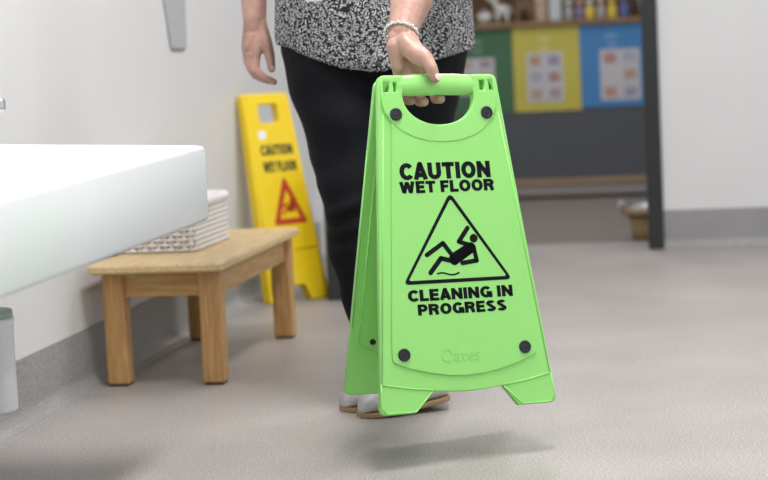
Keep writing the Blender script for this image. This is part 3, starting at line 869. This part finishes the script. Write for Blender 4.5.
# arm that carries the sign
D = 3.83
SHL = Bp(.175, -.01, 1.33); ELL = at(436, -95, 4.10)
chain(bm, [SHL, ELL], [.050, .041], 18)
chain(bm, [ELL, at(411.5, 0, 3.93), at(402, 33, 3.88)], [.042, .0415, .0275], 18)
W1 = at(402, 36, 3.875)
# flattened wrist to palm
kn = [at(398.5, 73, D+.030), at(408, 75, D+.033), at(419.5, 75, D+.034), at(431, 72, D+.032)]      # little .. index knuckles
wr = [at(394.5, 38, D+.038), at(399, 37, D+.040), at(404, 36, D+.040), at(409, 37, D+.036)]
for w_, k_, ra, rb in zip(wr, kn, (.0145, .016, .016, .0150), (.0115, .012, .0125, .0125)):
    chain(bm, [w_, k_], [ra, rb])
caps(bm, at(394.5, 47, D+.022), at(398.5, 67, D+.022), .0168, .0130)          # heel of the palm, little-finger side
# thenar mound and thumb
chain(bm, [at(405, 44, D+.018), at(415.5, 54, D+.000), at(423.5, 60, D-.010)], [.0205, .0185, .0160], 16)
chain(bm, [at(414, 49, D+.008), at(425.5, 57.5, D-.014), at(431.5, 68.5, D-.027), at(434.8, 78.2, D-.030)], [.0170, .0140, .0122, .0104], 16)
# fingers: down behind the bar, then forward under it
tips = [(404.5, 97.6), (411.0, 100.6), (424.0, 101.6), (440.5, 99.0)]
for i, (k_, (tx, ty)) in enumerate(zip(kn, tips)):
    r0 = (.0098, .0110, .0116, .0112)[i]
    kx = (400, 408.5, 420, 433)[i]
    mid = at(kx-.5, ty-11, D+.043)
    dip = at(tx-(1.5, 2.5, 4.5, 5.0)[i], ty-.5, D+.033)
    tip = at(tx, ty, D+.010)
    chain(bm, [k_, mid, dip, tip], [r0*1.08, r0, r0*.94, r0*.84])
# hanging arm
G = 4.45
SHR = Bp(-.175, -.01, 1.33); ELR = at(251, -105, 4.47)
chain(bm, [SHR, ELR], [.050, .040], 18)
chain(bm, [ELR, at(253.5, -10, 4.46), at(254.5, 18, G)], [.040, .031, .0265], 18)
chain(bm, [at(254.5, 18, G), at(254, 27, G)], [.0255, .025], 16)
k2 = [at(245.8, 49, G+.016), at(248.5, 53, G+.006), at(252.0, 55, G-.004), at(256.0, 55, G-.013)]   # little .. index
w2 = [at(249.5, 24, G+.010), at(253, 24, G+.004), at(257, 24, G), at(260, 24, G-.004)]
for w_, k_, ra, rb in zip(w2, k2, (.0150, .016, .0165, .0165), (.0105, .0115, .0120, .0118)):
    chain(bm, [w_, k_], [ra, rb])
chain(bm, [at(254, 36, G-.002), at(251, 46, G-.001)], [.021, .0165], 16)
fing = [[(247, 62, .020), (251, 70, .018), (257, 73, .015)], [(249.5, 67, .010), (255, 75.5, .010), (263, 78, .008)],
        [(252, 69.5, -.002), (259.5, 77.5, -.001), (268.5, 81, -.002)], [(255.5, 70, -.015), (264, 77.2, -.015), (274.2, 82.0, -.014)]]
for k_, ps, r0 in zip(k2, fing, (.0085, .0094, .0098, .0096)):
    chain(bm, [k_]+[at(x, y, G+d) for x, y, d in ps], [r0*1.08, r0, r0*.92, r0*.78])
chain(bm, [at(260.5, 29, G-.004), at(266.5, 43, G-.012), at(270, 57, G-.016), at(271.6, 68.8, G-.018)], [.0175, .0138, .0112, .0088], 16)
me = fuse(bm, .0024, 4, .5)
body = onp(link('body', me, M_SKIN, None, True))

def nail(c, n, along, w, l):
    n = Vector(n).normalized(); a = Vector(along); a = (a - n*a.dot(n)).normalized(); s = n.cross(a)
    q = Matrix((s, a, n)).transposed(); bm = bmesh.new()
    ball(bm, c, 1.0, 14, (w/2, l/2, .0014), q)
    onp(obj('fingernail', bm, M_NAIL, None, True))
V = ROT @ Vector((0, 0, 1))           # towards the lens
UPC = ROT @ Vector((0, 1, 0)); RC = ROT @ Vector((1, 0, 0))
ax = at(434.8, 78.2, D-.030) - at(431.5, 68.5, D-.027)
nn_ = (V*.80 + RC*.55 + UPC*.20).normalized()
nail(at(435.2, 78.4, D-.030) + nn_*.0096, nn_, ax, .0135, .0150)
nn2 = (V*.85 + RC*.45)
nail(at(271.6, 68.5, G-.018) + nn2.normalized()*.0084, nn2, at(271.6, 68.8, G)-at(270, 57, G), .0095, .012)
for s in (-1, 1):
    bm = bmesh.new(); ball(bm, HC + FV*.083 + RV*.031*s + Vector((0, 0, .006)), .011, 14); onp(obj('eye', bm, M_EYE, None, True))
bm = bmesh.new()
ball(bm, HC - FV*.016 + Vector((0, 0, .022)), .112, 22, (.80, .95, 1.03), hr)
ball(bm, HC - FV*.055 - Vector((0, 0, .06)), .085, 18, (.95, .7, 1.3), hr)
hm = fuse(bm, .006, 3)
onp(link('hair', hm, M_HAIR, None, True))

# trousers
bm = bmesh.new()
dR = [(331, 45, 4.40, .112), (336, 82, 4.39, .103), (343, 117, 4.38, .096), (351, 155, 4.37, .088), (355, 197, 4.35, .074), (360, 246, 4.35, .068), (367, 290, 4.36, .062), (374.5, 318, 4.365, .055), (386, 352, 4.375, .048), (393, 376, 4.38, .046)]
dL = [(420, 45, 4.40, .108), (417, 90, 4.39, .098), (410, 125, 4.385, .088), (407, 160, 4.375, .08), (407, 205, 4.36, .070), (412, 260, 4.36, .064), (418, 310, 4.35, .056), (427, 350, 4.335, .048), (430, 378, 4.33, .046)]
for d_ in (dR, dL): chain(bm, [at(x, y, d) for x, y, d, r in d_], [r for *_, r in d_], 20)
caps(bm, at(345, 45, 4.40), at(408, 45, 4.40), .115, .115, 20)
caps(bm, at(345, 5, 4.40), at(408, 5, 4.40), .11, .11, 20)
ball(bm, at(378, 20, 4.43), .12, 18)
me = fuse(bm, .006, 5)
kz = at(355, 215, 4.35).z
NR = [v.normal.copy() for v in me.vertices]
for v, nv in zip(me.vertices, NR):
    p = v.co; w = math.exp(-((p.z-kz+.01)/.09)**2)
    q_ = Vector((p.x*7 + p.z*4, p.y*7, p.z*30 - p.x*10))
    a = .011*w*noise.noise(q_) + .007*noise.noise(Vector((p.x*8, p.y*8, p.z*13)))
    a += .005*math.exp(-((p.z-.10)/.07)**2)*noise.noise(Vector((p.x*10, p.y*10, p.z*42)))
    v.co = p + nv*a
onp(link('trousers', me, M_TROUSER, None, True))

# blouse: body with a curved shirt-tail hem plus short sleeves
bm = bmesh.new(); rings = []; NS = 72
ZL, ZR, ZC = at(279, 44, 4.38).z, at(472, 51, 4.38).z, at(385, 72, 4.25).z
def hem(a):
    # a = 0 image right, pi/2 front, pi image left
    f = max(0, math.sin(a)); s = math.cos(a)
    base_z = ZL + (ZR-ZL)*(s+1)/2
    return base_z - (base_z-ZC)*abs(math.sin(a))**3
prof = [(0.0, .214, .140, 0), (.012, .217, .145, 0), (.06, .216, .146, 0), (.14, .214, .142, 0), (.24, .196, .13, 0), (.36, .188, .125, -.002), (.46, .192, .125, -.004), (.54, .185, .11, -.008), (.585, .12, .085, -.012), (.60, .075, .07, -.012)]
for h_, a_, b_, f_ in prof:
    ring = []
    for k in range(NS):
        a = 2*math.pi*k/NS
        w = 1 + (.016*math.sin(a*9+.6)+.010*math.sin(a*15+2))*max(0, 1-h_/.25)
        z0_ = hem(a); z = z0_ + h_*(1.372-z0_)/.60
        ring.append(Bp(-.005+a_*w*math.cos(a), f_+b_*w*math.sin(a), z))
    rings.append(ring)
loft(bm, rings)
EM = SHL + (ELL-SHL)*.62; chain(bm, [SHL - RV*.03, SHL, EM], [.07, .066, .064], 18)
EM2 = SHR + (ELR-SHR)*.62; chain(bm, [SHR + RV*.03, SHR, EM2], [.07, .066, .060], 18)
me = fuse(bm, .0045, 3)
NR = [v.normal.copy() for v in me.vertices]
for v, nv in zip(me.vertices, NR):
    p = v.co; v.co = p + nv*(.004*noise.noise(Vector((p.x*16, p.y*16, p.z*5))))
onp(link('blouse', me, M_BLOUSE, None, True))
bg = at(314, -5.0, 4.24)
bm = bmesh.new(); box(bm, -.018, .018, -.003, .003, -.014, .014, .002)
nb = onp(obj('name_badge', bm, mat('badge', (.66, .74, .68), rough=.4))); nb.matrix_parent_inverse = Matrix.Identity(4)
nb.location = bg - Vector((P0.x, P0.y, 0)); nb.rotation_euler = (0, 0, R(-2))

# shoes
def shoe(toe, heel, lift, name='shoe'):
    toe = Vector(toe); heel = Vector(heel); ax = heel-toe; Ls = ax.length; ax.normalize()
    sd = Vector((-ax.y, ax.x, 0)); up = Vector((0, 0, 1))
    def P(t, s, z): return toe + ax*(t*Ls) + sd*s + up*(z + lift*max(t, 0)**1.6)
    prof = [(0.0, .012, .026, 0), (.03, .027, .038, 0), (.10, .038, .050, 0), (.22, .0445, .058, 0), (.36, .0445, .064, 0), (.5, .039, .066, 0), (.64, .034, .072, 0), (.78, .033, .074, 0), (.90, .0325, .074, 0), (.965, .027, .070, 0), (1.0, .014, .060, 0)]
    t_ = empty(name); t_.parent = person; t_.location = (0, 0, 0)
    bm = bmesh.new(); rings = []
    for t, w, h, _ in prof:
        ring = []
        for k in range(20):
            a = 2*math.pi*k/20
            c, s = math.cos(a), math.sin(a)
            ring.append(P(t, w*math.copysign(abs(c)**.8, c), .008 + (h*1.05-.008)*(.5+.5*math.copysign(abs(s)**.75, s))))
        rings.append(ring)
    loft(bm, rings)
    up_ = obj(name, bm, M_SHOE, None, True)
    bpy.data.objects.remove(t_)
    onp(up_)
    out = [(t, w+.0015) for t, w, *_ in prof]
    pl_ = [(t, w) for t, w in out] + [(t, -w) for t, w in out[::-1]]
    bm = bmesh.new()
    loft(bm, [[P(t + (-.006 if t < .01 else .006 if t > .99 else 0), w*k, z) for t, w in pl_] for k, z in ((.94, 0.0005), (1, .003), (1, .009), (.97, .011))])
    so = obj('sole', bm, M_SOLE, None, False); so.parent = up_; so.matrix_parent_inverse = Matrix.Identity(4)
    bm = bmesh.new()      # gathered top line
    pts = [P(.46, 0, .067), P(.52, .024, .066), P(.62, .029, .070), P(.8, .031, .073), P(.93, .026, .074), P(.985, 0, .072), P(.93, -.026, .074), P(.8, -.031, .073), P(.62, -.031, .068), P(.5, -.026, .064)]
    tube(bm, pts, .003, 8, True)
    to = obj('collar', bm, M_SHOE, None, True); to.parent = up_; to.matrix_parent_inverse = Matrix.Identity(4)
shoe((-.793, 4.118, 0), (-.617, 4.212, 0), .020)
shoe((-.845, 4.190, 0), (-.66, 4.290, 0), .008)

# bracelet on the carrying wrist
br = empty('bracelet', at(401, 33, 3.88)); tag(br, 'silver and pearl beaded bracelet on the wrist above the green handle', 'bracelet')
axis = (at(402, 42, 3.875) - at(408, 14, 3.90)).normalized()
e1 = (RC - axis*RC.dot(axis)).normalized(); e2 = axis.cross(e1)
bc = at(401.2, 34.5, 3.882)
tilt = 0.30
bead_me = {}
for kind, m_, r_ in (('p', M_PEARL, .0032), ('s', M_SILVER, .0042)):
    bmx = bmesh.new(); ball(bmx, (0, 0, 0), r_, 10) if kind == 'p' else box(bmx, -.0029, .0029, -.0029, .0029, -.0042, .0042, .0012)
    me_ = bpy.data.meshes.new('bead'); bmx.to_mesh(me_); bmx.free(); me_.materials.append(m_); bead_me[kind] = me_
NB = 36
for k in range(NB):
    a = 2*math.pi*k/NB
    c = bc + e1*(.0322*math.cos(a)) + e2*(.0315*math.sin(a)) - axis*(.0095*(e1*math.cos(a)+e2*math.sin(a)).dot(V))
    b = bpy.data.objects.new('bead', bead_me['s' if k % 2 else 'p']); COL.objects.link(b); b.parent = br
    b.location = c - br.location
    b.rotation_mode = 'QUATERNION'
    b.rotation_quaternion = axis.to_track_quat('Z', 'Y')
